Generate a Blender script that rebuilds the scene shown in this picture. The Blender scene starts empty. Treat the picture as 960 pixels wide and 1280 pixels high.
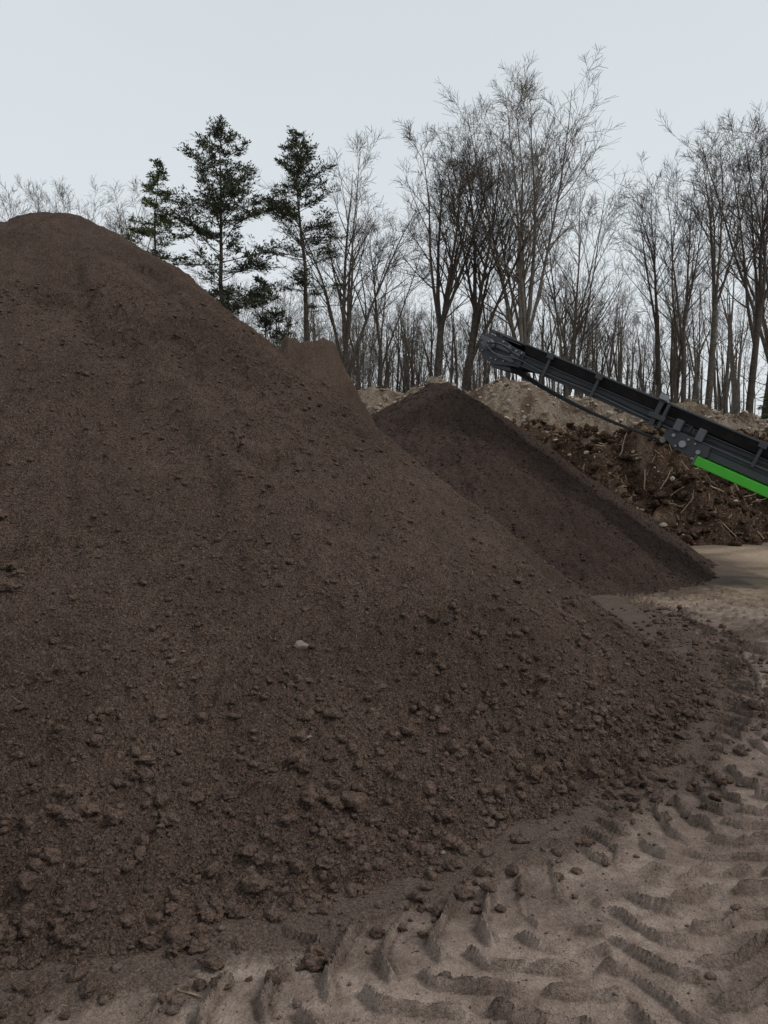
import bpy, math, random
import numpy as np
from mathutils import Vector, Matrix
random.seed(7); RNG=np.random.default_rng(11)
scene=bpy.context.scene
scene.view_settings.view_transform='Standard'
try: scene.view_settings.look='None'
except: pass
scene.view_settings.exposure=0

# ---------------------------------------------------------------- noise
def perlin(x,y,seed=0):
    r=np.random.default_rng(seed); perm=r.permutation(512); ang=r.random(512)*2*math.pi
    gx,gy=np.cos(ang),np.sin(ang)
    xi=np.floor(x).astype(np.int64); yi=np.floor(y).astype(np.int64)
    xf=x-xi; yf=y-yi
    def g(ix,iy,dx,dy):
        h=perm[(perm[ix&511]+iy)&511]
        return gx[h]*dx+gy[h]*dy
    u=xf*xf*xf*(xf*(xf*6-15)+10); v=yf*yf*yf*(yf*(yf*6-15)+10)
    a=g(xi,yi,xf,yf); b=g(xi+1,yi,xf-1,yf); c=g(xi,yi+1,xf,yf-1); d=g(xi+1,yi+1,xf-1,yf-1)
    return ((a+(b-a)*u)+((c+(d-c)*u)-(a+(b-a)*u))*v)*1.5
def fbm(x,y,oct=4,seed=0,gain=.5,lac=2.03):
    s=0;a=1
    for i in range(oct):
        s=s+a*perlin(x,y,seed+i*17); x=x*lac+3.1; y=y*lac+7.7; a*=gain
    return s
def sstep(a,b,x):
    t=np.clip((x-a)/(b-a),0,1); return t*t*(3-2*t)

# ---------------------------------------------------------------- mesh helpers
def mesh_np(name,verts,faces,mats,attrs=None,smooth=True,parent=None):
    me=bpy.data.meshes.new(name)
    verts=np.asarray(verts,dtype=np.float32); faces=np.asarray(faces,dtype=np.int32)
    k=faces.shape[1]
    me.vertices.add(len(verts)); me.vertices.foreach_set('co',verts.ravel())
    me.loops.add(faces.size); me.loops.foreach_set('vertex_index',faces.ravel())
    me.polygons.add(len(faces)); me.polygons.foreach_set('loop_start',np.arange(0,faces.size,k,dtype=np.int32))
    me.update(calc_edges=True)
    me.polygons.foreach_set('use_smooth',np.full(len(faces),smooth))
    if attrs:
        for n,a in attrs.items():
            at=me.attributes.new(n,'FLOAT','POINT'); at.data.foreach_set('value',np.asarray(a,dtype=np.float32))
    for m in mats: me.materials.append(m)
    me.validate()
    ob=bpy.data.objects.new(name,me); scene.collection.objects.link(ob)
    if parent: ob.parent=parent
    return ob
def grid_mesh(name,xs,ys,fn,mats,attrfn=None,keep=None,parent=None):
    X,Y=np.meshgrid(xs,ys); Z=fn(X,Y)
    V=np.stack([X,Y,Z],-1).reshape(-1,3)
    nx=len(xs);ny=len(ys)
    i=np.arange(nx-1)[None,:]+nx*np.arange(ny-1)[:,None]
    F=np.stack([i,i+1,i+1+nx,i+nx],-1).reshape(-1,4)
    at=attrfn(X,Y,Z) if attrfn else None
    if at: at={k:v.ravel() for k,v in at.items()}
    if keep is not None:
        ok=(V[F][:,:,2].max(1)>keep)
        F=F[ok]; used=np.unique(F); mp=np.full(len(V),-1); mp[used]=np.arange(len(used))
        V=V[used]; F=mp[F]
        if at: at={k:v[used] for k,v in at.items()}
    return mesh_np(name,V,F,mats,at,True,parent)
def axis(segs):
    out=[]
    for a,b,st in segs:
        n=max(1,int(round((b-a)/st))); out+=list(np.linspace(a,b,n,endpoint=False))
    out.append(segs[-1][1]); return np.array(out)
def geo(a,b,k):
    n=int(math.log(b/a)/k); return a*np.exp(np.linspace(0,math.log(b/a),n))

# ---------------------------------------------------------------- materials
def newmat(name,rough=.95,spec=.15):
    m=bpy.data.materials.new(name); m.use_nodes=True
    nt=m.node_tree; b=nt.nodes['Principled BSDF']
    b.inputs['Roughness'].default_value=rough
    b.inputs['Specular IOR Level'].default_value=spec
    return m,nt,b
def N(nt,t,**kw):
    n=nt.nodes.new(t)
    for k,v in kw.items(): setattr(n,k,v)
    return n
def noise(nt,vec,scale,detail=6,rough=.6):
    n=N(nt,'ShaderNodeTexNoise'); n.inputs['Scale'].default_value=scale; n.inputs['Detail'].default_value=detail
    n.inputs['Roughness'].default_value=rough; nt.links.new(vec,n.inputs['Vector']); return n.outputs['Fac']
def ramp(nt,fac,stops):
    r=N(nt,'ShaderNodeValToRGB'); e=r.color_ramp.elements
    while len(e)<len(stops): e.new(.5)
    for el,(p,c) in zip(e,stops):
        el.position=p; el.color=(*c,1) if len(c)==3 else c
    nt.links.new(fac,r.inputs[0]); return r.outputs[0]
def mix(nt,fac,a,b,mode='MIX'):
    m=N(nt,'ShaderNodeMix',data_type='RGBA',blend_type=mode)
    for s,v in ((0,fac),(6,a),(7,b)):
        if isinstance(v,(int,float)): m.inputs[s].default_value=v
        elif isinstance(v,tuple): m.inputs[s].default_value=(*v,1)
        else: nt.links.new(v,m.inputs[s])
    return m.outputs[2]
def math_(nt,op,a,b=0.0):
    m=N(nt,'ShaderNodeMath',operation=op)
    for s,v in ((0,a),(1,b)):
        if isinstance(v,(int,float)): m.inputs[s].default_value=v
        else: nt.links.new(v,m.inputs[s])
    return m.outputs[0]
def bump(nt,h,dist,strength=1,prev=None):
    b=N(nt,'ShaderNodeBump'); b.inputs['Strength'].default_value=strength; b.inputs['Distance'].default_value=dist
    nt.links.new(h,b.inputs['Height'])
    if prev is not None: nt.links.new(prev,b.inputs['Normal'])
    return b.outputs[0]
def coords(nt): return N(nt,'ShaderNodeTexCoord').outputs['Object']

def soil_mat(name,dark,mid,light,fleck=(.2,.13,.08),bs=1.0,mask=None,tan=None,fleckamt=.4,fs=75):
    m,nt,b=newmat(name,1,.08)
    c=coords(nt)
    big=noise(nt,c,1.1,2); med=noise(nt,c,11,4,.7); fine=noise(nt,c,fs,3,.8)
    col=ramp(nt,fine,[(.36,dark),(.5,mid),(.66,light)])
    col=mix(nt,math_(nt,'MULTIPLY',ramp(nt,med,[(.42,(0,0,0)),(.62,(1,1,1))]),.35),col,light)
    col=mix(nt,ramp(nt,big,[(.38,(.0,.0,.0)),(.62,(.35,.35,.35))]),col,dark)
    v=N(nt,'ShaderNodeTexVoronoi'); v.inputs['Scale'].default_value=fs*1.2; nt.links.new(c,v.inputs['Vector'])
    sep=N(nt,'ShaderNodeSeparateColor'); nt.links.new(v.outputs['Color'],sep.inputs[0])
    fl=ramp(nt,sep.outputs[0],[(.93,(0,0,0)),(.99,(fleckamt,)*3)])
    col=mix(nt,fl,col,fleck)
    if mask:
        at=N(nt,'ShaderNodeAttribute'); at.attribute_name=mask
        tn=ramp(nt,fine,[(.36,tuple(x*.66 for x in tan)),(.66,tuple(x*1.25 for x in tan))])
        col=mix(nt,at.outputs['Fac'],col,tn)
    nt.links.new(col,b.inputs['Base Color'])
    h=math_(nt,'SUBTRACT',fine,math_(nt,'MULTIPLY',v.outputs['Distance'],.5))
    n1=bump(nt,med,.06*bs,.8); n2=bump(nt,h,.036*bs,1,n1)
    nt.links.new(n2,b.inputs['Normal'])
    return m
M_pile=soil_mat('dark_compost',(.040,.026,.021),(.104,.071,.056),(.195,.136,.106),(.27,.18,.12),mask='tan',tan=(.18,.128,.096))
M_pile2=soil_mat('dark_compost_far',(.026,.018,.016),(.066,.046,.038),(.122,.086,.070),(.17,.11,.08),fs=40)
M_clod=soil_mat('compost_clod',(.055,.037,.029),(.118,.081,.064),(.195,.138,.108),bs=.5)
M_clodg=soil_mat('ground_clod',(.085,.061,.049),(.155,.115,.093),(.23,.178,.145),bs=.5)
M_brown=soil_mat('rough_fill',(.038,.023,.015),(.10,.060,.040),(.19,.122,.084),(.36,.27,.19),1.4,'tan',(.30,.215,.15),.9,fs=22)
M_tan=soil_mat('sandy_spoil',(.17,.125,.09),(.34,.26,.19),(.50,.405,.315),(.5,.42,.34),1.4,'tan',(.19,.135,.095),.9,fs=22)

def ground_mat():
    m,nt,b=newmat('packed_earth',.85,.2)
    c=coords(nt)
    big=noise(nt,c,.9,3); med=noise(nt,c,9,4,.7); fine=noise(nt,c,95,3,.8)
    base=ramp(nt,med,[(.36,(.235,.173,.138)),(.5,(.33,.250,.203)),(.66,(.43,.34,.283))])
    tan=ramp(nt,med,[(.36,(.30,.215,.14)),(.64,(.47,.36,.255))])
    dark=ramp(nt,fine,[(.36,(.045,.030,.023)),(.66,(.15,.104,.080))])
    a1=N(nt,'ShaderNodeAttribute'); a1.attribute_name='tan'
    a2=N(nt,'ShaderNodeAttribute'); a2.attribute_name='fines_shade'
    a3=N(nt,'ShaderNodeAttribute'); a3.attribute_name='litter'
    col=mix(nt,ramp(nt,big,[(.42,(0,0,0)),(.6,(.6,.6,.6))]),base,(.18,.132,.107))
    col=mix(nt,a1.outputs['Fac'],col,tan)
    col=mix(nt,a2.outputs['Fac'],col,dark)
    lit=ramp(nt,med,[(.3,(.07,.05,.035)),(.7,(.2,.14,.09))])
    col=mix(nt,a3.outputs['Fac'],col,lit)
    col=mix(nt,.45,col,ramp(nt,fine,[(.38,(.4,.4,.4)),(.6,(1,1,1))]),'MULTIPLY')
    nt.links.new(col,b.inputs['Base Color'])
    nt.links.new(ramp(nt,big,[(.35,(.6,.6,.6)),(.6,(.95,.95,.95))]),b.inputs['Roughness'])
    n1=bump(nt,noise(nt,c,34,3,.65),.022,.8); n2=bump(nt,fine,.014,1,n1)
    nt.links.new(n2,b.inputs['Normal']); return m
M_ground=ground_mat()

# ---------------------------------------------------------------- compost pile (large)
CX,CY=-3.56,9.0
scarps=[(-.85,5.65,.30,.16,.14),(-1.9,6.95,.32,.2,.11),(.12,5.0,.25,.12,.08),(-.25,5.3,.3,.14,.09),(-2.0,4.35,.28,.2,.10),
        (-2.5,4.9,.25,.15,.06),(-1.3,7.6,.35,.25,.12),(.3,4.6,.2,.1,.06),(-2.9,6.9,.3,.2,.06),(-2.3,7.9,.3,.2,.10),
        (.9,5.6,.3,.12,.05),(-1.5,4.6,.22,.1,.04),(-.2,6.9,.3,.2,.10),(-3.2,5.6,.3,.2,.06),(-1.75,8.3,.35,.2,.12),(-.8,8.0,.3,.2,.08)]
_R=random.Random(5)
for _ in range(46):
    rr_=_R.uniform(2,6.3); t_=_R.uniform(-1.75,.0); scarps.append((CX+rr_*math.cos(t_),CY+rr_*math.sin(t_),_R.uniform(.08,.22),_R.uniform(.05,.12),_R.uniform(.03,.065)))
def hump(X,Y):
    return 3.60-1.9*np.maximum(0,np.hypot((X+1.12),(Y-11.6)*.7)-.36)+.16*fbm(X*2.2,Y*2.2,3,44)
def pile1(X,Y):
    dx,dy=X-CX,Y-CY; r=np.hypot(dx,dy)+1e-6; th=np.arctan2(dy,dx)
    k=.752+.085*np.exp(-((th-.1)/.5)**2)-.040*np.exp(-((th+.85)/.36)**2)
    k=k*(1+.012*np.sin(th*5+1)+.015*perlin(th*3+9,r*.25,5))
    a=.62
    z=4.56-k*(np.sqrt(r*r+a*a)-a)
    z=z+.05*np.exp(-((X+3.3)**2+(Y-9)**2)/.6)-.05*np.exp(-((X+4.6)**2+(Y-9)**2)/.6)
    h2=hump(X,Y)
    z=np.where(h2>z,h2,z)
    z=z+.09*fbm(X*.55,Y*.55,3,1)
    gul=perlin(th*9+.3*perlin(X,Y,3),r*.45,8)
    z=z+.06*gul*sstep(.6,2.5,r)
    z=z+.045*perlin(th*23+.6*perlin(X*2,Y*2,3),r*.7,18)*sstep(1.5,3.5,r)*(1-sstep(5,6.3,r))
    z=z-.13*np.exp(-((th+1.13+.06*np.sin(r*1.3))/.075)**2)*sstep(1,2,r)*(1-sstep(3.6,5.5,r))
    jit=.05*perlin(X*6,Y*6,61)+.035*perlin(X*15,Y*15,62)
    for (sx,sy,w,L,A) in scarps:
        rr=math.hypot(sx-CX,sy-CY); ux,uy=(sx-CX)/rr,(sy-CY)/rr
        u=(X-sx)*ux+(Y-sy)*uy; v=-(X-sx)*uy+(Y-sy)*ux
        m=(np.abs(u)<1.4)&(np.abs(v)<w*2.6)
        if not m.any(): continue
        u=u[m]+jit[m]*min(1,w*4); v=v[m]
        u=u+ .4*v*v/w
        dz=-A*np.exp(-(v/w)**2)*sstep(-.012,.02,u)*np.exp(-np.maximum(u,0)/(L*1.6))
        dz+=.4*A*np.exp(-(v/w)**2-((u-L*2.6)/(L))**2)
        z[m]+=dz
    patch=sstep(-.15,.55,fbm(X*.8,Y*.8,3,21))
    toe=sstep(5.2,6.6,r)
    amp=.5+.7*patch+.7*toe
    z=z+.028*amp*fbm(X*3.3,Y*3.3,3,30)
    n=fbm(X*9,Y*9,3,33,.6); z=z+.020*amp*np.where(n>0,n,n*.6)
    n=fbm(X*29,Y*29,2,35,.6); z=z+.012*(.6+amp*.5)*np.abs(n)*1.6
    rid=1-np.abs(perlin(X*5.2,Y*5.2,38)); z=z+.016*toe*rid**4*2
    s=.06
    z=s*np.log1p(np.exp(np.clip(z/s,-30,300)))-.042
    return z
def pile1f(x,y):
    x=np.atleast_1d(np.asarray(x,float)); y=np.atleast_1d(np.asarray(y,float)); return pile1(x,y)
def pattr(X,Y,Z):
    h=sstep(-.02,.15,hump(X,Y)-Z+.15)*sstep(2.6,3.1,Z)*(X>-2)*(Y>10.2)
    return {'tan':h*.35+.12*sstep(.0,.7,fbm(X*.7,Y*.7,3,55))}
xs=axis([(-12,-5,.12),(-5,-2.6,.03),(-2.6,2.6,.0125),(2.6,3.6,.02)])
ys=np.concatenate([np.linspace(1.6,2.2,30,endpoint=False),geo(2.2,10.5,.0038),np.linspace(10.56,17.5,100)])
pile=grid_mesh('compost_pile',xs,ys,pile1,[M_pile],pattr,keep=-.035)

# ---------------------------------------------------------------- pile 2
def pile2(X,Y):
    dx,dy=X-1.12,Y-16; r=np.hypot(dx,dy)+1e-6; th=np.arctan2(dy,dx)
    k=.665+.065*np.exp(-((th+.45)/.5)**2)+.02*perlin(th*2.5,r*.3,15)
    a=.28
    z=3.60-k*(np.sqrt(r*r+a*a)-a)
    z2=3.10-.62*np.hypot(X+.6,(Y-18))
    z=np.maximum(z,z2)
    z=z+.07*fbm(X*.8,Y*.8,3,71)+.05*perlin(th*12,r*.5,78)*sstep(.4,2,r)+.025*perlin(th*30,r*.8,79)*sstep(1,3,r)
    z=z+.045*fbm(X*5,Y*5,3,73)+.022*fbm(X*19,Y*19,2,74)
    s=.06
    return s*np.log1p(np.exp(np.clip(z/s,-30,300)))-.045
xs=axis([(-6,-1,.08),(-1,7.5,.03)]); ys=axis([(9,16.5,.03),(16.5,24,.1)])
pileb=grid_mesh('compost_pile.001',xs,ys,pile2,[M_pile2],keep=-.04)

# ---------------------------------------------------------------- berms
def berm1(X,Y):
    yb=19.9+.6*np.sin(X*.5)+1.6*perlin(X*.45,Y*0,5)+1.0*perlin(X*1.1,Y*.3,6)
    t=(Y-yb)
    top=3.30+.35*perlin(X*.35,X*0+2,91)+.35*perlin(X*.9,X*0+5,92) -.03*np.maximum(X-6,0)
    up=sstep(-.6,5.0,t)*.45+np.clip(t/4.6,0,1)*.55
    z=top*up*(1-sstep(5.8,10.5,t))
    z=z*(sstep(-6,2,X)*.5+.5)
    z=z+.32*fbm(X*.7,Y*.7,4,93)*sstep(-.3,1.5,t)+.18*fbm(X*3,Y*3,4,95,.6)*sstep(-.6,.4,t)
    return np.where(t<-1.0,-.2,z-.06)
def tanm1(X,Y,Z):
    return {'tan':sstep(.05,.6,fbm(X*.9,Y*.9,4,97)*.8+sstep(2.5,3.5,Z)*.4-.10)}
xs=axis([(-14,0,.2),(0,16,.05),(16,34,.2)]); ys=axis([(17.5,26.5,.055),(26.5,32,.3)])
berm=grid_mesh('soil_berm',xs,ys,berm1,[M_brown],tanm1,keep=-.05)
def berm2(X,Y):
    t=Y-26
    top=4.95+.4*perlin(X*.22,X*0+2,101)+.35*perlin(X*.8,X*0+7,102)-.13*np.maximum(X-7,0)*(X<16)-1.17*(X>=16)+.5*np.exp(-((X-5.2)/1.3)**2)
    z=top*sstep(-.5,4.5,t)*(1-sstep(6.5,13,t))
    z=z+.25*fbm(X*.8,Y*.8,4,103)*sstep(.0,1.5,t)+.15*fbm(X*3,Y*3,4,105,.6)*sstep(-.3,.4,t)
    return np.where(t<-.6,-.2,z-.06)
def tanm2(X,Y,Z):
    return {'tan':sstep(.0,.5,fbm(X*.7,Y*.9,4,107))}
xs=axis([(-22,-4,.25),(-4,18,.07),(18,45,.25)]); ys=axis([(25,33,.08),(33,40,.35)])
bermb=grid_mesh('sand_berm',xs,ys,berm2,[M_tan],tanm2,keep=-.05)

# ---------------------------------------------------------------- ground with tyre tracks
# circular wheel paths: (cx,cy,R,halfwidth,pitch,phase,depth,direction,patchy)
tracks=[(-3.9,9.2,8.85,.30,.21,.5,.038,-1,0),(9.5,3.0,8.1,.29,.20,.7,.036,1,0),(-9.5,11.0,13.05,.29,.20,.1,.038,1,0),
        (-3.6,9.0,8.02,.30,.215,.3,.042,1,0),(-3.5,8.95,7.36,.30,.205,.0,.044,-1,0),
        (1.2,-5.6,8.55,.29,.20,.4,.044,1,1),(-8.4,4.2,9.6,.29,.21,.2,.042,-1,2)]
def ground(X,Y,want=False):
    z=.025*fbm(X*.35,Y*.35,3,201)
    near=(X>-6)&(X<9)&(Y>1)&(Y<20)
    det=.007*fbm(X*2.2,Y*2.2,3,203)+.004*fbm(X*9,Y*9,3,205,.6)
    z=z+det
    Xn,Yn=X[near],Y[near]
    zn=np.zeros_like(Xn); col=np.zeros_like(Xn)
    wx=Xn+.035*perlin(Xn*2.3,Yn*2.3,301)+.004*perlin(Xn*14,Yn*14,303); wy=Yn+.035*perlin(Xn*2.3,Yn*2.3,302)+.004*perlin(Xn*14,Yn*14,304)
    rough=.95+.45*perlin(Xn*5,Yn*5,333)+.10*perlin(Xn*25,Yn*25,334)
    for i,(cx,cy,R,hw,p,ph,dep,sg,pt) in enumerate(tracks):
        dx,dy=wx-cx,wy-cy; r=np.hypot(dx,dy); th=np.arctan2(dy,dx)
        t=(r-R)/hw; s=R*th*sg
        side=np.where(t>0,.5,0.)
        at=np.abs(t)
        q=((s+np.where(at<.35,.15*at,.0525+(at-.35)*1.05)*hw*1.15)/p+ph+side)%1.0
        d=np.abs(q-.5)*p
        wd=.8+.5*sstep(.5,1,at)
        lug=1-sstep(.004*wd,.020*wd,d)
        lug=lug*(1-sstep(.90,1.0,at))*sstep(-.02,.08,at+.05*(perlin(Xn*20,Yn*20,9)))
        wear=sstep(-.65,-.15,fbm(Xn*1.1+i*5,Yn*1.1,3,310+i))
        inside=1-sstep(.97,1.08,at)
        if pt: inside=inside*sstep(-.05,.10,fbm(Xn*.9,Yn*.9,2,320+pt))
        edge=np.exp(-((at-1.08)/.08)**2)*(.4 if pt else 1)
        L=lug*wear*np.clip(rough,.25,1.35)
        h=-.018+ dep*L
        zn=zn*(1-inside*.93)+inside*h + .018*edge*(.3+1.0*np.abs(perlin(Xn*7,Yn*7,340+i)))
        foot_shade=np.exp(-((d-.026)/.010)**2)*wear*(1-sstep(.86,1.0,at))  # dark line beside each lug: shade of the hollows painted into the colour
        col=col*(1-inside)+inside*(.60*foot_shade+.10*L)+.35*edge
    zn=zn+.010*np.abs(fbm(Xn*26,Yn*26,2,350))*sstep(-.2,.4,fbm(Xn*1.7,Yn*1.7,2,351))
    fade=1-sstep(-.038,-.005,pile1(Xn,Yn))
    z[near]+=zn*(1-sstep(14,19,Yn))*fade
    z=z+1.4*sstep(30,42,Y)+.25*fbm(X*.12,Y*.12,2,360)*sstep(30,45,Y)
    if want:
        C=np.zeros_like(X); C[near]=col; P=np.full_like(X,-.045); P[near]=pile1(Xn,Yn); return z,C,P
    return z
def gattr(X,Y,Z):
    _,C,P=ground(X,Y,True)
    n=fbm(X*.5,Y*.5,4,401); n2=fbm(X*2.1,Y*2.1,4,402); n3=fbm(X*9,Y*9,3,404)
    tan=sstep(.0,.5,sstep(8.2,11.5,Y+ .25*(X-5))*.95+n*.35-.25)*(1-sstep(22,30,Y))
    r1=np.hypot(X-CX,Y-CY); r2=np.hypot(X-1.12,Y-16)
    f=np.maximum(1-sstep(6.8,7.4,r1+.35*n2+.12*n3),1-sstep(5.6,6.4,r2+.4*n2+.1*n3))
    f=np.maximum(f,sstep(-.041,-.034,P))
    f=np.maximum(f,.95*np.exp(-((Y-7.9)/1.0)**2)*sstep(2.8,3.7,X+.3*n)*sstep(-.6,.0,n2+.3))
    f=np.maximum(f,.55*sstep(.05,.65,n2+.3*n3))
    f=np.maximum(f,.5*sstep(11,13,Y)*sstep(.1,.4,n2)*(1-sstep(18,22,Y)))
    f=np.maximum(f,.8*sstep(17.2,19.3,Y+.9*n2+.9*n)*(1-sstep(24,26,Y)))
    lit=sstep(30,36,Y)
    return {'tan':tan*.9,'fines_shade':np.clip(f+C,0,1)*.9*(1-lit),'litter':lit}  # spilled dark soil plus the shade painted along the tyre lugs
xs=np.concatenate([-geo(3,400,.09)[::-1],axis([(-2.95,-1.6,.03),(-1.6,3.6,.0100),(3.6,6.5,.03)]),geo(6.6,400,.08)])
ys=np.concatenate([-geo(1,300,.2)[::-1],np.linspace(-.5,2.0,12,endpoint=False),geo(2.0,12,.0038),geo(12.1,420,.03)])
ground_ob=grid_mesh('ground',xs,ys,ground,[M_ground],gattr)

# ---------------------------------------------------------------- clods / stones scattered
import bmesh
def ico(sub):
    bm=bmesh.new(); bmesh.ops.create_icosphere(bm,subdivisions=sub,radius=1)
    V=np.array([v.co[:] for v in bm.verts]); F=np.array([[v.index for v in f.verts] for f in bm.faces]); bm.free(); return V,F
ICO={1:ico(1),2:ico(2),3:ico(3)}
def scatter_clods(name,pts,sizes,mat,parent,flat=.7,sub=None,smooth=True,rough=.35):
    VV=[];FF=[];off=0
    for (p,s) in zip(pts,sizes):
        sb=sub or (1 if s<.013 else (2 if s<.03 else 3))
        V,F=ICO[sb]
        sh=RNG.random(3)*10
        if sb==1: W=V*RNG.uniform(.65,1.3,(len(V),1))
        else:
            n=perlin(V[:,0]*1.3+sh[0],V[:,1]*1.3+V[:,2]*1.7+sh[1],int(sh[2]))
            W=V*(1+rough*n[:,None]*1.4)
            W=W*(1+.28*perlin(V[:,0]*4+sh[1],V[:,2]*4+V[:,1]*3+sh[0],3)[:,None])
        W=W*(RNG.uniform(.65,1.25,3))*s*np.array([1,1,flat])
        a=RNG.random()*6.283; ca,sa=math.cos(a),math.sin(a)
        t=RNG.uniform(-.5,.5); ct,st=math.cos(t),math.sin(t)
        W=np.stack([W[:,0],W[:,1]*ct-W[:,2]*st,W[:,1]*st+W[:,2]*ct],-1)
        W=np.stack([W[:,0]*ca-W[:,1]*sa,W[:,0]*sa+W[:,1]*ca,W[:,2]],-1)
        VV.append(W+p); FF.append(F+off); off+=len(V)
    return mesh_np(name,np.concatenate(VV),np.concatenate(FF),[mat],None,smooth,parent)
def place(fn,x,y,s,sink=.25):
    x=np.array(x);y=np.array(y); z=fn(x,y); return np.stack([x,y,z+np.array(s)*(.5-sink)],-1)
def rnd_pile(n,rmin,rmax,thmin=-2.0,thmax=.2):
    r=np.sqrt(RNG.uniform(rmin**2,rmax**2,n)); th=RNG.uniform(thmin,thmax,n)
    return CX+r*np.cos(th),CY+r*np.sin(th),r
NC=64000
x,y,r=rnd_pile(NC,2.0,7.0)
s=.0034*(1/np.clip(RNG.random(NC),.018,1))**.46
dens=.5+.5*sstep(-.1,.5,fbm(x*.8,y*.8,3,21))+.6*sstep(5.4,6.6,r)
ok=(RNG.random(len(x))<dens); x,y,s,r=x[ok],y[ok],s[ok],r[ok]
s=s*(1+.7*sstep(5.6,6.8,r))
scatter_clods('soil_crumbs',place(pile1f,x,y,s,.35),s,M_clod,pile)
n0=3000
x,y,r=rnd_pile(n0,5.2,7.3,-2.0,.1); s=.010+.030*RNG.random(n0)**3
cl=(fbm(x*1.6,y*1.6,2,501)>.05)|(r>6.6); cl&=RNG.random(n0)<sstep(5.0,6.8,r); x,y,s=x[cl],y[cl],s[cl]
both=lambda a,b: np.maximum(pile1f(a,b),ground(np.atleast_1d(a),np.atleast_1d(b)))
scatter_clods('toe_lumps',place(both,x,y,s),s,M_clod,pile)
sp=[(-.15,3.40,.06),(-.05,3.36,.045),(-.22,3.44,.04),(-.72,2.67,.05),(-.64,2.65,.035),(-.80,2.63,.03),(-.70,2.6,.025),(1.38,4.1,.07),(1.28,4.05,.05),(1.46,4.18,.05),
    (.85,3.95,.04),(.75,3.9,.045),(.65,4.0,.035),(.95,3.9,.04),(1.1,4.1,.045),(.3,3.2,.03),(.6,3.4,.03),(.55,3.7,.04),(.35,3.7,.035),(.8,3.7,.035),
    (-1.1,2.6,.03),(-1.2,2.6,.035),(.05,3.8,.03),(-1.0,3.3,.035),(1.65,4.4,.04),(1.85,4.8,.04),(-2.05,4.3,.04),(-1.95,4.2,.035),(-1.9,4.0,.035),(-2.2,4.5,.04)]
sp=np.array(sp); scatter_clods('large_lumps',place(both,sp[:,0],sp[:,1],sp[:,2],.3),sp[:,2],M_clod,pile,rough=.55,sub=3)
n0=22000
x=RNG.uniform(-2,5.5,n0); y=np.exp(RNG.uniform(math.log(2.0),math.log(13),n0)); s=.0024*(1/np.clip(RNG.random(n0),.015,1))**.5
r=np.hypot(x-CX,y-CY); ok=(r>6.6)&(RNG.random(n0)<.2+.9*np.exp(-(r-6.8)/.3)+.4*sstep(.1,.6,fbm(x*2.1,y*2.1,4,402)))
x,y,s=x[ok],y[ok],s[ok]; scatter_clods('earth_crumbs',place(ground,x,y,s),s,M_clodg,ground_ob)
x=RNG.uniform(-1,6,7000);y=RNG.uniform(10,16.5,7000); s=.008+.02*RNG.random(7000)**4
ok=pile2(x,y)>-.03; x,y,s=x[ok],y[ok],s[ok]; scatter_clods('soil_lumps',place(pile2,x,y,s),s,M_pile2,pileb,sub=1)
def simple_mat(name,c1,c2,scale=20,rough=.9,spec=.2,bd=.01):
    m,nt,b=newmat(name,rough,spec); c=coords(nt); f=noise(nt,c,scale,2)
    nt.links.new(ramp(nt,f,[(.3,c1),(.7,c2)]),b.inputs['Base Color'])
    if bd: nt.links.new(bump(nt,f,bd,.6),b.inputs['Normal'])
    return m
M_stone=simple_mat('pale_stone',(.17,.135,.105),(.38,.32,.25),12)
M_wood=simple_mat('wood_chip',(.15,.10,.062),(.36,.27,.19),30)
n0=6000
x=RNG.uniform(-2,15,n0);y=RNG.uniform(17.6,27,n0);s=.03+.16*RNG.random(n0)**4
z=berm1(x,y); ok=z>-.04; x,y,s=x[ok],y[ok],s[ok]; h=len(x)*4//5
scatter_clods('earth_lumps',place(berm1,x[:h],y[:h],s[:h]),s[:h],M_brown,berm,sub=2)
scatter_clods('stones',place(berm1,x[h:],y[h:],s[h:]*.6),s[h:]*.6,M_stone,berm,sub=1,smooth=False)
x=RNG.uniform(-5,18,2200);y=RNG.uniform(26,31,2200);s=.04+.15*RNG.random(2200)**4
scatter_clods('stones',place(berm2,x,y,s),s,M_stone,bermb,sub=1,smooth=False)
st=np.array([(-.44,4.12,.036),(1.95,3.9,.022),(.73,2.42,.02),(.25,3.3,.013),(-.35,3.6,.012),(-1.0,3.9,.012)])
scatter_clods('pale_stones',place(both,st[:,0],st[:,1],st[:,2],.05),st[:,2],simple_mat('grey_stone',(.14,.11,.09),(.24,.195,.16),25),pile,flat=.5,sub=2,rough=.5)

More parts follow.
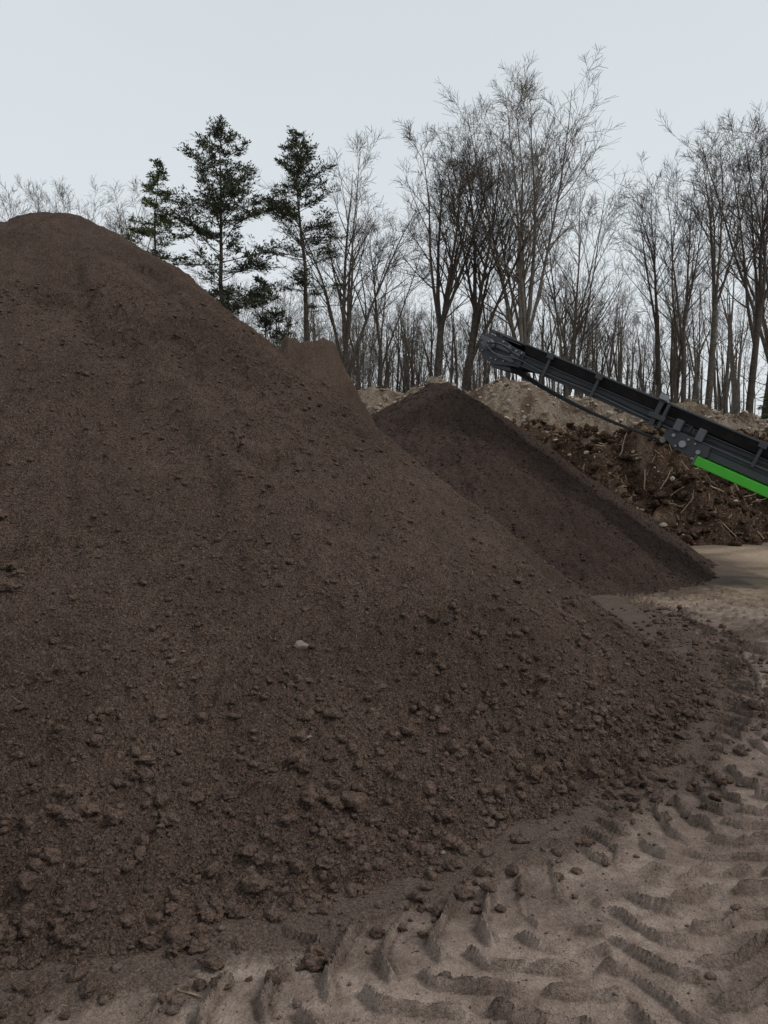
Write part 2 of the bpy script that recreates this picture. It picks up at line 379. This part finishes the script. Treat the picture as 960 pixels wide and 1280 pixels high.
def sticks(name,fn,x,y,L,rad,mat,parent,tilt=.35):
    VV=[];FF=[];off=0
    for i in range(len(x)):
        a=RNG.random()*6.283; l=L[i]; n=4
        px=x[i]+np.linspace(-.5,.5,n)*l*math.cos(a)+RNG.normal(0,.03*l,n); py=y[i]+np.linspace(-.5,.5,n)*l*math.sin(a)+RNG.normal(0,.03*l,n)
        pz=fn(px,py); pz=.3*pz+.7*np.linspace(pz[0],pz[-1],n)+rad[i]*.6+abs(RNG.normal(0,tilt*.2))*l*np.linspace(0,1,n)
        P=np.stack([px,py,pz],-1); d=P[-1]-P[0]; d/=np.linalg.norm(d)+1e-9
        u=np.cross(d,[0,0,1]);u/=np.linalg.norm(u)+1e-9; v=np.cross(u,d)
        for j in range(n):
            rr=rad[i]*(1-.5*j/n)
            for q in range(4):
                c=math.cos(q*math.pi/2);s_=math.sin(q*math.pi/2); VV.append(P[j]+u*c*rr+v*s_*rr)
        for j in range(n-1):
            for q in range(4): FF.append([off+j*4+q,off+j*4+(q+1)%4,off+(j+1)*4+(q+1)%4,off+(j+1)*4+q])
        FF.append([off,off+1,off+2,off+3]); FF.append([off+4*n-4,off+4*n-3,off+4*n-2,off+4*n-1])
        off+=4*n
    return mesh_np(name,VV,FF,[mat],None,False,parent)
x,y,r=rnd_pile(420,1.5,6.9); n=len(x)
sticks('wood_fibres',pile1f,x,y,RNG.uniform(.01,.05,n),RNG.uniform(.0006,.0016,n),M_wood,pile)
x=RNG.uniform(-1.5,4,140);y=RNG.uniform(2.1,8,140)
sticks('wood_bits',both,x,y,RNG.uniform(.01,.04,140),RNG.uniform(.001,.0025,140),M_wood,ground_ob)
sticks('twigs',both,np.array([-1.93,.78,-.62,-1.6]),np.array([4.0,2.38,2.42,3.4]),np.array([.09,.06,.12,.1]),np.array([.003,.006,.005,.002]),M_wood,pile)
x=RNG.uniform(0,15,480);y=RNG.uniform(19.5,26,480)
sticks('buried_branches',berm1,x,y,RNG.uniform(.15,.8,480)**1.6,RNG.uniform(.008,.028,480),M_wood,berm,.8)
x=RNG.uniform(-4,18,260);y=RNG.uniform(27,31,260)
sticks('brush',berm2,x,y,RNG.uniform(.3,1.2,260),RNG.uniform(.006,.02,260),simple_mat('brush_wood',(.12,.09,.07),(.3,.24,.18)),bermb,1.2)

# ---------------------------------------------------------------- trees
def bark(name,a,b_): return simple_mat(name,a,b_,6,.95,.1,0)
M_barks=[bark('grey_bark',(.075,.062,.051),(.17,.145,.123)),bark('dark_bark',(.048,.038,.032),(.11,.090,.075)),bark('pale_bark',(.11,.093,.077),(.235,.205,.172))]
def needle_mat(name,a,b_,c_):
    m,nt,b=newmat(name,.7,.2); c=coords(nt); f=noise(nt,c,2.2,3)
    nt.links.new(ramp(nt,f,[(.36,a),(.5,b_),(.64,c_)]),b.inputs['Base Color']); return m
M_need=needle_mat('pine_needles',(.050,.060,.042),(.09,.105,.070),(.14,.160,.10))
M_need2=needle_mat('spruce_needles',(.060,.085,.038),(.11,.145,.062),(.17,.21,.09))
class TB:
    def __init__(s): s.V=[];s.F=[];s.MI=[]
    def tube(s,pts,rads,n):
        off=len(s.V)
        for i,p in enumerate(pts):
            d=(pts[min(i+1,len(pts)-1)]-pts[max(i-1,0)])
            if d.length<1e-6: d=Vector((0,0,1))
            d.normalize()
            a=Vector((1,0,0)) if abs(d.x)<.8 else Vector((0,1,0))
            u=d.cross(a).normalized(); v=d.cross(u)
            for q in range(n):
                an=2*math.pi*q/n; s.V.append(p+(u*math.cos(an)+v*math.sin(an))*rads[i])
        for i in range(len(pts)-1):
            for q in range(n):
                s.F.append((off+i*n+q,off+i*n+(q+1)%n,off+(i+1)*n+(q+1)%n,off+(i+1)*n+q)); s.MI.append(0)
def mk_mesh(name,tb,mats,H=None):
    if H:
        mz=max(v.z for v in tb.V); k=H/mz
        V=[(v.x,v.y,v.z*k) for v in tb.V]
    else: V=[tuple(v) for v in tb.V]
    me=bpy.data.meshes.new(name); me.from_pydata(V,[],tb.F)
    for m in mats: me.materials.append(m)
    me.polygons.foreach_set('material_index',tb.MI); me.polygons.foreach_set('use_smooth',[True]*len(tb.F)); me.update(); return me
def bare_tree(seed,H,r0,fork,nlead,spread,dens=1.0,lean=(0,0),bk=0,name='bare_tree',low=5):
    R=random.Random(seed); tb=TB()
    NS=[10,9,6,4,2]; SD=[7,5,4,3,3]
    def rv(): return Vector((R.gauss(0,1),R.gauss(0,1),R.gauss(0,1)))
    def branch(p,d,L,r,lev,up=.06):
        ns=NS[lev]; pts=[p.copy()]; dirs=[d.copy()]; st=L/ns; wob=[.028,.045,.06,.08,.10][lev]
        for i in range(ns):
            d=(d+rv()*wob+Vector((0,0,up))).normalized(); p=p+d*st; pts.append(p.copy()); dirs.append(d.copy())
        rt=[.6,.10,.2,.3,.5][lev]
        rads=[max(.0065,r*(1-(1-rt)*(i/ns)**.9)) for i in range(ns+1)]
        tb.tube(pts,rads,SD[lev])
        return pts,dirs,rads
    def perp(d,ang):
        a=rv(); a=(a-d*a.dot(d)).normalized(); return (d*math.cos(ang)+a*math.sin(ang)).normalized()
    def kids(pts,dirs,rads,L,lev):
        if lev>4: return
        n={2:15,3:7,4:5}[lev]*dens; n=int(n*R.uniform(.8,1.2)+.5); t0={2:.15,3:.2,4:.2}[lev]
        for _ in range(n):
            t=t0+(1-t0)*R.random()**.8; f=t*(len(pts)-1); i=min(int(f),len(pts)-2); w=f-i
            p=pts[i].lerp(pts[i+1],w); dd=dirs[i]; rr=rads[i]*(1-w)+rads[i+1]*w
            ang=math.radians(R.uniform(24,50))
            if lev==2: nl=L*(1-.62*t)*R.uniform(.28,.50)
            elif lev==3: nl=L*(1-.4*t)*R.uniform(.3,.6)
            else: nl=max(.4,L*R.uniform(.35,.65))
            nr=min(rr*.62,.010+nl*.012)
            a,b,c=branch(p,perp(dd,ang),nl,nr,lev,.065 if lev<4 else .03)
            kids(a,b,c,nl,lev+1)
    d0=Vector((lean[0],lean[1],1)).normalized()
    Lt=H*fork; pts,dirs,rads=branch(Vector((0,0,-.4)),d0,Lt+.4,r0,0,.02)
    ph=R.random()*6.28
    for k in range(nlead):
        an=ph+2*math.pi*k/nlead+R.uniform(-.5,.5); sp=spread*R.uniform(.7,1.2) if k else spread*.25
        d=(dirs[-1]+Vector((math.cos(an),math.sin(an),0))*math.tan(sp)).normalized()
        L=(H-Lt)*(.86 if k==0 else R.uniform(.84,.98))
        i=len(pts)-1 if k<2 else R.randint(max(4,len(pts)-4),len(pts)-1)
        if i<len(pts)-1: L=min(L+ (pts[-1]-pts[i]).length*.8,(H-pts[i].z)*.97)
        a,b,c=branch(pts[i],d,L,rads[i]*(.85 if k==0 else R.uniform(.55,.72)),1,.022)
        kids(a,b,c,L,2)
    for k in range(int(low*dens)):
        i=R.randint(5,9); a,b,c=branch(pts[i],perp(dirs[i],math.radians(R.uniform(45,75))),H*R.uniform(.06,.14),.03,3,.05); kids(a,b,c,H*.1,4)
    return mk_mesh(name,tb,[M_barks[bk]],H)
def conifer(seed,H,r0,base,maxr,nbr,kind='pine',lean=0.0,fol=1.0):
    R=random.Random(seed); tb=TB()
    pts=[];rads=[];ns=14; x=y=0
    for i in range(ns+1):
        t=i/ns; pts.append(Vector((x+lean*t*H,y,-.4+t*(H+.4)))); rads.append(max(.015,r0*(1-t)**.85)); x+=R.gauss(0,.07); y+=R.gauss(0,.05)
    tb.tube(pts,rads,8)
    def at(z):
        f=max(0,min(ns-.001,(z+.4)/(H+.4)*ns)); i=int(f); return pts[i].lerp(pts[i+1],f-i)
    def leaf(p,d,s):
        for _ in range(2):
            a=Vector((R.gauss(0,1),R.gauss(0,1),R.gauss(0,.45))); u=(d*.9+a*.6).normalized(); w=u.cross(Vector((R.gauss(0,.5),R.gauss(0,.5),1))).normalized()
            L=s*R.uniform(.7,1.4); W=L*R.uniform(.10,.20)
            o=len(tb.V); tb.V+= [p,p+u*L*.5+w*W,p+u*L,p+u*L*.5-w*W]; tb.F.append((o,o+1,o+2,o+3)); tb.MI.append(1)
    for b in range(nbr):
        t=(b+R.random())/nbr; z=H*(base+(1-base)*t**.85)
        az=R.random()*6.283
        if kind=='pine': prof=min(1,.65+1.4*t)*(1-t**1.8)**.75
        else: prof=(1-t)**.8
        L=maxr*max(.12,prof)*R.uniform(.45,1.2)
        if R.random()<.15: L*=.45
        el=R.uniform(-.15,.25)+.5*t if kind=='pine' else R.uniform(-.35,.1)+.6*t*t
        d=Vector((math.cos(az)*math.cos(el),math.sin(az)*math.cos(el),math.sin(el)))
        p=at(z); bp=[p.copy()]; n=6
        for i in range(n):
            d=(d+Vector((R.gauss(0,.1),R.gauss(0,.1),R.gauss(0,.07)+.03))).normalized(); p=p+d*L/n; bp.append(p.copy())
        br=max(.012,L*.012); tb.tube(bp,[br*(1-.8*i/n) for i in range(n+1)],4)
        bare=t<.3 and kind=='pine' and R.random()<.4
        nsub=int(6+L*7)
        for s_ in range(nsub):
            f=(.22+.78*R.random()**.7)*n; i=min(int(f),n-1); q=bp[i].lerp(bp[i+1],f-i)
            sd=(d+Vector((R.gauss(0,.8),R.gauss(0,.8),R.gauss(0,.16)+.06))).normalized(); sl=L*R.uniform(.14,.34)+.14
            q2=q+sd*sl; tb.tube([q,q2],[.008,.005],3)
            if bare: continue
            for _ in range(int((4+sl*8)*fol)):
                w=R.random(); leaf(q.lerp(q2,.1+.9*w)+Vector((R.gauss(0,.08),R.gauss(0,.08),R.gauss(0,.04))),sd,.16)
    return mk_mesh('conifer',tb,[M_barks[1],M_need if kind=='pine' else M_need2])
def addobj(name,me,loc,rz=0,sc=1,parent=None):
    o=bpy.data.objects.new(name,me); scene.collection.objects.link(o); o.location=loc; o.rotation_euler=(0,0,rz)
    o.scale=(sc,sc,sc) if not isinstance(sc,tuple) else sc
    if parent: o.parent=parent
    return o
gz=1.4
feat=[ # x,y,top,r0,fork,nlead,spread,lean,bark,dens
 (7.2,42,23.2,.30,.32,8,.27,(.035,0),2,1.1),
 (2.75,42,20.2,.29,.45,6,.34,(.0,0),1,1.05),
 (4.0,43,20.6,.26,.48,5,.28,(.035,0),1,1.0),
 (-2.2,42,19.5,.27,.40,5,.30,(.0,0),0,.95),
 (9.7,44,19.0,.22,.38,6,.28,(.05,0),0,.9),
 (15.2,40,17.8,.18,.48,4,.22,(.0,0),1,.9),
 (17.0,42,20.0,.23,.5,4,.24,(-.02,0),0,.95),
 (18.9,41,20.6,.24,.48,5,.26,(.0,0),1,.95),
 (20.6,43,21.6,.26,.45,5,.26,(.0,0),0,1.0),
 (16.0,46,20.0,.2,.55,4,.20,(.02,0),1,.8),
 (-.6,46,17.5,.19,.5,4,.26,(.05,0),0,.9),
 (-21.8,54,22.6,.24,.45,6,.38,(.0,0),0,1.0),
 (-25.0,56,22.0,.24,.45,6,.40,(.0,0),0,1.0),
 (-18.6,52,21.0,.22,.5,6,.38,(.0,0),0,.9),
]
for i,(x,y,top,r0,fk,nl,sp_,ln,bk,dn) in enumerate(feat):
    me=bare_tree(100+i,top-gz,r0,fk,nl,sp_,dn,ln,bk); addobj('bare_tree',me,(x,y,gz))
addobj('pine_tree',conifer(5,18.3-gz,.20,.36,3.1,100,'pine'),(-7.75,38,gz))
addobj('pine_tree.001',conifer(9,18.7-gz,.20,.50,2.6,85,'pine',-.012),(-3.9,40,gz))
addobj('spruce_tree',conifer(12,15.8-gz,.17,.35,2.4,95,'spruce'),(-10.5,36,gz))
wood=bpy.data.objects.new('distant_trees',None); scene.collection.objects.link(wood)
variants=[]
for i in range(8):
    variants.append(bare_tree(300+i,16,.14+.02*(i%4),[.45,.55,.62,.5,.4,.66,.5,.6][i],[4,3,2,3,4,2,3,3][i],[.30,.22,.16,.24,.32,.15,.22,.18][i],[.65,.55,.5,.5,.65,.5,.55,.5][i],(random.uniform(-.04,.04),0),[0,1,0,2,0,1,2,1][i],'woodland_tree',2))
poles=[bare_tree(350+i,13,.075+.015*i,.7,2,.14,.42,(random.uniform(-.05,.05),0),[2,0,1,0][i],'sapling',3) for i in range(4)]
R=random.Random(77)
def wtop(x,y):
    px=x/y
    h=14.5
    if px>.31: h=14.5+ min(1,(px-.31)/.08)*6.0
    if px<-.3: h=17
    return h*(y/58)
for i in range(210):
    y=R.uniform(44,85)if R.random()<.7 else R.uniform(40,50); x=R.uniform(-.55,.66)*y
    h=wtop(x,y)*R.uniform(.70,1.1)
    if y<50: h*=.9
    sc=h/16; w=sc*R.uniform(.8,1.1)
    addobj('tree',R.choice(variants),(x,y,gz-.1),R.random()*6.28,(w,w,sc),wood)
for i in range(330):
    y=R.uniform(40,75); x=R.uniform(-.3,.6)*y; sc=R.uniform(.5,1.0)*y/55
    addobj('sapling',R.choice(poles),(x,y,gz-.1),R.random()*6.28,sc,wood)
shr=[]
for i in range(3):
    shr.append(bare_tree(500+i,4.5,.035,.08,7,.5,.5,(0,0),0,'shrub'))
under=bpy.data.objects.new('undergrowth',None); scene.collection.objects.link(under)
for i in range(100):
    y=R.uniform(38,70); x=R.uniform(-.4,.62)*y; s=R.uniform(.6,1.2)
    addobj('shrub',R.choice(shr),(x,y,gz-.1),R.random()*6.28,s,under)
small=conifer(31,5,.06,.05,1.3,50,'spruce')
for (x,y,s) in [(19.5,38,1.1),(21.5,42,1.2),(17.3,45,.9),(23,40,1.3)]:
    addobj('young_conifer',small,(x,y,gz-.1),R.random()*6,s,under)
pm=conifer(33,9,.09,.3,1.9,50,'pine'); addobj('young_conifer',pm,(-6.3,43,gz-.1),1,1.2,under); addobj('young_conifer',pm,(-9.2,42,gz-.1),3,1.15,under)

# ---------------------------------------------------------------- conveyor boom
def paint(name,c,rough=.45,dirt=.4):
    m,nt,b=newmat(name,rough,.4); co=coords(nt); f=noise(nt,co,5,6,.7); f2=noise(nt,co,40,3)
    d=ramp(nt,f,[(.42,(0,0,0)),(.75,(dirt,dirt,dirt))])
    col=mix(nt,d,c,(.10,.08,.065)); nt.links.new(col,b.inputs['Base Color'])
    nt.links.new(ramp(nt,f,[(.3,(rough,)*3),(.7,(.8,)*3)]),b.inputs['Roughness']); nt.links.new(bump(nt,f2,.002,.3),b.inputs['Normal']); return m
M_steel=paint('charcoal_paint',(.045,.052,.062)); M_steel2=paint('grey_paint',(.10,.115,.13)); M_rub=paint('black_rubber',(.012,.012,.013),.8,.25)
M_green=paint('green_paint',(.065,.47,.032),.35,.15); M_metal=paint('worn_metal',(.30,.31,.32),.4,.4)
tip=Vector((2.16,15.0,4.08)); end=Vector((6.2,12.5,1.80))
U=(end-tip).normalized(); Vv=Vector((0,0,1)).cross(U).normalized()
if Vv.y<0: Vv=-Vv
W=Vector((0,0,1))-U*U.z; W.normalize()
MX=Matrix(((U.x,Vv.x,W.x,tip.x),(U.y,Vv.y,W.y,tip.y),(U.z,Vv.z,W.z,tip.z),(0,0,0,1)))
machine=bpy.data.objects.new('screening_machine',None); scene.collection.objects.link(machine)
def part(name,bm,mat,bev=.006,M=MX):
    me=bpy.data.meshes.new(name); bmesh.ops.recalc_face_normals(bm,faces=bm.faces); bm.to_mesh(me); bm.free(); me.materials.append(mat)
    o=bpy.data.objects.new(name,me); scene.collection.objects.link(o); o.parent=machine; o.matrix_world=M
    if bev: 
        md=o.modifiers.new('b','BEVEL'); md.width=bev; md.segments=2; md.limit_method='ANGLE'
    return o
def boxbm(bm,u0,u1,v0,v1,w0,w1):
    vs=[bm.verts.new((u,v,w)) for u in(u0,u1) for v in(v0,v1) for w in(w0,w1)]
    for f in((0,1,3,2),(4,6,7,5),(0,4,5,1),(2,3,7,6),(0,2,6,4),(1,5,7,3)): bm.faces.new([vs[i] for i in f])
def boxes(name,lst,mat,bev=.006,M=MX):
    bm=bmesh.new()
    for b in lst: boxbm(bm,*b)
    return part(name,bm,mat,bev,M)
def cyls(name,lst,mat,M=MX,seg=20):
    bm=bmesh.new()
    for (u,v0,v1,w,r) in lst:
        bmesh.ops.create_cone(bm,cap_ends=True,segments=seg,radius1=r,radius2=r,depth=abs(v1-v0),matrix=Matrix.Translation((u,(v0+v1)/2,w))@Matrix.Rotation(math.pi/2,4,'X'))
    return part(name,bm,mat,.004,M)
def prism(name,poly,v0,v1,mat,bev=.006,M=MX):
    bm=bmesh.new(); a=[bm.verts.new((u,v0,w)) for u,w in poly]; b=[bm.verts.new((u,v1,w)) for u,w in poly]
    bm.faces.new(a); bm.faces.new(b[::-1]); n=len(poly)
    for i in range(n): bm.faces.new((a[i],a[(i+1)%n],b[(i+1)%n],b[i]))
    return part(name,bm,mat,bev,M)
LEN=7.4; K=.40   # K: shift of the fold point along the boom
rl=[]
for s in(-1,1):
    a,b=(-.50,-.485) if s<0 else (.485,.50)
    rl.append((.55,3.55+K,a,b,-.12,.09)); rl.append((3.56+K,LEN,a,b,-.15,.07))
    f0,f1=(-.56,-.501) if s<0 else (.501,.56)
    rl+= [(.60,3.5+K,f0,f1,.072,.088),(.60,3.5+K,f0,f1,-.118,-.102),(3.6+K,LEN,f0,f1,.052,.068),(3.6+K,LEN,f0,f1,-.148,-.132)]
boxes('side_channels',rl,M_steel)
for s,nm in((-1,'near_skirt'),(1,'far_skirt')):
    bm=bmesh.new()
    P=[(.75,s*.49,.10),(LEN,s*.49,.08),(LEN,s*.60,.27),(.75,s*.60,.27)]
    Q=[(p[0],p[1]-s*.012,p[2]+.006) for p in P]
    a=[bm.verts.new(p) for p in P]; b=[bm.verts.new(p) for p in Q]; bm.faces.new(a); bm.faces.new(b[::-1])
    for i in range(4): bm.faces.new((a[i],a[(i+1)%4],b[(i+1)%4],b[i]))
    part(nm,bm,M_rub,.002)
boxes('skirt_lips',[(.74,LEN,-.625,-.600,.262,.285),(.74,LEN,.600,.625,.262,.285)],M_steel,.004)
bm=bmesh.new(); prof=[(-.47,.20),(-.22,.06),(.22,.06),(.47,.20)]
A=[bm.verts.new((.05,v,w+.06)) for v,w in prof]; B=[bm.verts.new((LEN,v,w)) for v,w in prof]
C=[bm.verts.new((.05,v,w+.045)) for v,w in prof]; D=[bm.verts.new((LEN,v,w-.015)) for v,w in prof]
for i in range(3): bm.faces.new((A[i],A[i+1],B[i+1],B[i])); bm.faces.new((C[i],D[i],D[i+1],C[i+1]))
bm.faces.new((A[0],B[0],D[0],C[0])); bm.faces.new((A[3],C[3],D[3],B[3]))
part('carrying_belt',bm,M_rub,0)
bm=bmesh.new(); n=24; rows=[]
for i in range(n+1):
    t=i/n; u=.15+t*(3.7-.15); w=-.17-.20*math.sin(math.pi*min(1,t*.75+.05))-.03*t
    rows.append([bm.verts.new((u,v,w+d)) for v,d in((-.42,0),(.42,0),(.42,.014),(-.42,.014))])
for i in range(n):
    for q in range(4): bm.faces.new((rows[i][q],rows[i][(q+1)%4],rows[i+1][(q+1)%4],rows[i+1][q]))
part('return_belt',bm,M_rub,0)
boxes('return_belt_lower',[(3.72,LEN,-.42,.42,-.22,-.206)],M_rub,0)
boxes('cross_members',[(u,u+.07,-.484,.484,-.085,-.02) for u in np.arange(.9,LEN,.62)],M_steel)
cyls('idlers',[(u,-.22,.22,.0,.045) for u in np.arange(.9+.3,LEN,.62)]+[(3.6,-.46,.46,-.29,.05)],M_metal)
for s,nm in((-1,'near_head_plate'),(1,'far_head_plate')):
    v0,v1=(-.54,-.515) if s<0 else (.515,.54)
    prism(nm,[(-.16,.02),(-.13,.14),(-.04,.21),(.30,.20),(.50,.15),(.78,.13),(.78,-.14),(.55,-.20),(.30,-.27),(.05,-.25),(-.10,-.14)],v0,v1,M_steel)
cyls('head_drum',[(.08,-.5,.5,.02,.185)],M_rub,seg=32)
cyls('drum_motor',[(.08,-.70,-.541,.02,.10),(.08,-.76,-.701,.02,.065),(.08,.541,.62,.02,.09)],M_steel2)
boxes('head_details',[(.22,.52,-.60,-.541,.02,.12),(.30,.62,-.585,-.541,-.12,-.06),(-.15,.0,-.575,-.541,.05,.13),(.55,.72,-.60,-.541,-.02,.07)],M_steel2)
cyls('head_bolts',[(u,-.57,-.54,w,.018) for u,w in((.3,.16),(.45,.13),(.6,.1),(.3,-.18),(.45,-.15),(.62,-.09),(.72,.1),(-.08,.0),(-.02,-.12),(.2,-.19))],M_metal,seg=6)
prism('belt_scraper',[(.18,-.27),(.60,-.21),(.64,-.27),(.26,-.34)],-.5,.5,M_steel)
boxes('head_guard',[(-.16,.62,-.535,.535,.214,.226),(-.02,.0,-.535,.535,.226,.29),(.18,.20,-.535,.535,.226,.27)],M_steel)
def hose(name,pts,r,mat):
    cu=bpy.data.curves.new(name,'CURVE'); cu.dimensions='3D'; cu.bevel_depth=r; sp=cu.splines.new('BEZIER'); sp.bezier_points.add(len(pts)-1)
    for b,p in zip(sp.bezier_points,pts): b.co=p; b.handle_left_type=b.handle_right_type='AUTO'
    cu.materials.append(mat); o=bpy.data.objects.new(name,cu); scene.collection.objects.link(o); o.parent=machine; o.matrix_world=MX
hose('hydraulic_hose',[(.1,-.76,.04),(.35,-.72,.10),(.7,-.60,.02),(1.2,-.575,-.02),(2.2,-.575,.0),(3.2,-.575,-.03),(4.5,-.575,-.02),(LEN,-.575,-.03)],.014,M_rub)
hose('hydraulic_hose_b',[(.1,-.76,.0),(.32,-.74,-.08),(.7,-.60,-.02),(1.2,-.572,-.05),(2.2,-.572,-.04),(3.2,-.575,-.07),(LEN,-.575,-.06)],.010,M_steel2)
br=[]
for u in (1.25,2.2,5.0,6.0,7.0):
    br+=[(u,u+.05,-.605,-.5605,-.12,.262),(u-.04,u+.09,-.64,-.606,.20,.30)]
    br+=[(u,u+.05,.5605,.605,-.12,.262)]
boxes('skirt_brackets',br,M_steel)
boxes('folding_bracket',[(2.92+K,3.0+K,-.66,-.5605,-.15,.36),(3.06+K,3.11+K,-.66,-.5605,-.15,.30),(2.86+K,3.14+K,-.70,-.661,-.02,.06),(2.9+K,3.04+K,-.70,-.661,.28,.40)],M_steel)
boxes('folding_bracket_face',[(2.90+K,3.05+K,-.712,-.70,.30,.385)],M_metal,.003)
hp=[(3.25+K,-.08),(3.95+K,-.10),(3.98+K,-.26),(3.75+K,-.36),(3.45+K,-.34),(3.2+K,-.22)]
prism('hinge_plate',hp,-.60,-.561,M_steel); prism('hinge_plate_far',hp,.561,.60,M_steel)
cyls('hinge_pins',[(3.55+K,-.66,.64,-.22,.055),(3.82+K,-.65,-.6,-.24,.035),(3.36+K,-.64,-.6,-.15,.028),(3.6+K,-.63,-.6,-.12,.018),(3.72+K,-.63,-.6,-.14,.018),(3.46+K,-.63,-.6,-.29,.018)],M_metal)
boxes('hinge_lugs',[(3.3+K,3.42+K,-.66,-.561,-.06,.12),(3.68+K,3.80+K,-.66,-.561,-.08,.12)],M_steel2)
boxes('lower_frame',[(3.7+K,LEN,-.55,-.45,-.27,-.155),(3.7+K,LEN,.45,.55,-.27,-.155)],M_steel)
boxes('green_beam',[(3.84+K,LEN,-.66,-.52,-.445,-.295),(3.84+K,LEN,.52,.66,-.445,-.295)],M_green,.012)
boxes('green_beam_ends',[(3.81+K,3.84+K,-.67,-.51,-.455,-.285)],M_steel2)
bc=MX@Vector((LEN,0,0)); yaw=math.atan2(U.y,U.x)
MB=Matrix.Translation((bc.x,bc.y,0))@Matrix.Rotation(yaw,4,'Z')
prism('chassis_body',[(-.3,.75),(-.3,1.5),(.4,1.9),(1.2,2.6),(5.0,3.0),(5.6,2.4),(5.6,.8)],-.95,.95,M_green,.03,MB)
boxes('engine_cover',[(1.0,3.4,-1.05,-.951,1.0,2.1),(3.7,5.2,-1.05,-.951,1.0,2.0)],M_steel,.02,MB)
for s in(-1,1):
    v0,v1=(-1.35,-.96) if s<0 else(.96,1.35)
    prism('track_%s'%('near' if s<0 else 'far'),[(.3,.35),(.55,.70),(4.6,.70),(4.85,.35),(4.6,.0),(.55,.0)],v0,v1,M_rub,.05,MB)
prism('hopper',[(2.4,3.02),(1.6,3.7),(5.6,3.9),(4.8,3.02)],-1.2,1.2,M_steel,.02,MB)

# ---------------------------------------------------------------- world / light
w=bpy.data.worlds.new('World'); scene.world=w; w.use_nodes=True; nt=w.node_tree; nt.nodes.clear()
out=nt.nodes.new('ShaderNodeOutputWorld')
sky=nt.nodes.new('ShaderNodeTexSky'); sky.sky_type='NISHITA'; sky.sun_disc=False
EL,AZ=math.radians(44),math.radians(98)
sky.sun_elevation=EL; sky.sun_rotation=AZ; sky.dust_density=5; sky.air_density=1
bg1=nt.nodes.new('ShaderNodeBackground'); bg1.inputs[1].default_value=.08; nt.links.new(sky.outputs[0],bg1.inputs[0])
tc=nt.nodes.new('ShaderNodeTexCoord'); sx=nt.nodes.new('ShaderNodeSeparateXYZ'); nt.links.new(tc.outputs['Generated'],sx.inputs[0])
nz=nt.nodes.new('ShaderNodeTexNoise'); nz.inputs['Scale'].default_value=1.6; nz.inputs['Detail'].default_value=4; nt.links.new(tc.outputs['Generated'],nz.inputs['Vector'])
z2=math_(nt,'ADD',sx.outputs['Z'],math_(nt,'MULTIPLY',math_(nt,'SUBTRACT',nz.outputs['Fac'],.5),.35))
col=ramp(nt,z2,[(0,(.84,.88,.905)),(.25,(.80,.85,.885)),(.6,(.71,.77,.81)),(1,(.80,.84,.87))])
bg2=nt.nodes.new('ShaderNodeBackground'); bg2.inputs[1].default_value=1; nt.links.new(col,bg2.inputs[0])
ms=nt.nodes.new('ShaderNodeMixShader'); ms.inputs[0].default_value=.10
nt.links.new(bg2.outputs[0],ms.inputs[1]); nt.links.new(bg1.outputs[0],ms.inputs[2]); nt.links.new(ms.outputs[0],out.inputs[0])
L=bpy.data.lights.new('overcast_sun','SUN'); L.energy=1.5; L.angle=math.radians(10); L.color=(1,.97,.93)
lo=bpy.data.objects.new('overcast_sun',L); scene.collection.objects.link(lo)
sd=Vector((math.sin(AZ)*math.cos(EL),math.cos(AZ)*math.cos(EL),math.sin(EL)))
lo.rotation_euler=sd.to_track_quat('Z','Y').to_euler()

# ---------------------------------------------------------------- camera
cam=bpy.data.cameras.new('camera'); co=bpy.data.objects.new('camera',cam); scene.collection.objects.link(co); scene.camera=co
cam.sensor_fit='VERTICAL'; cam.sensor_height=24; cam.lens=985/1280*24; cam.clip_end=2000; cam.clip_start=.05
co.location=(0,0,1.6); co.rotation_euler=(math.radians(90-2.33),0,0)
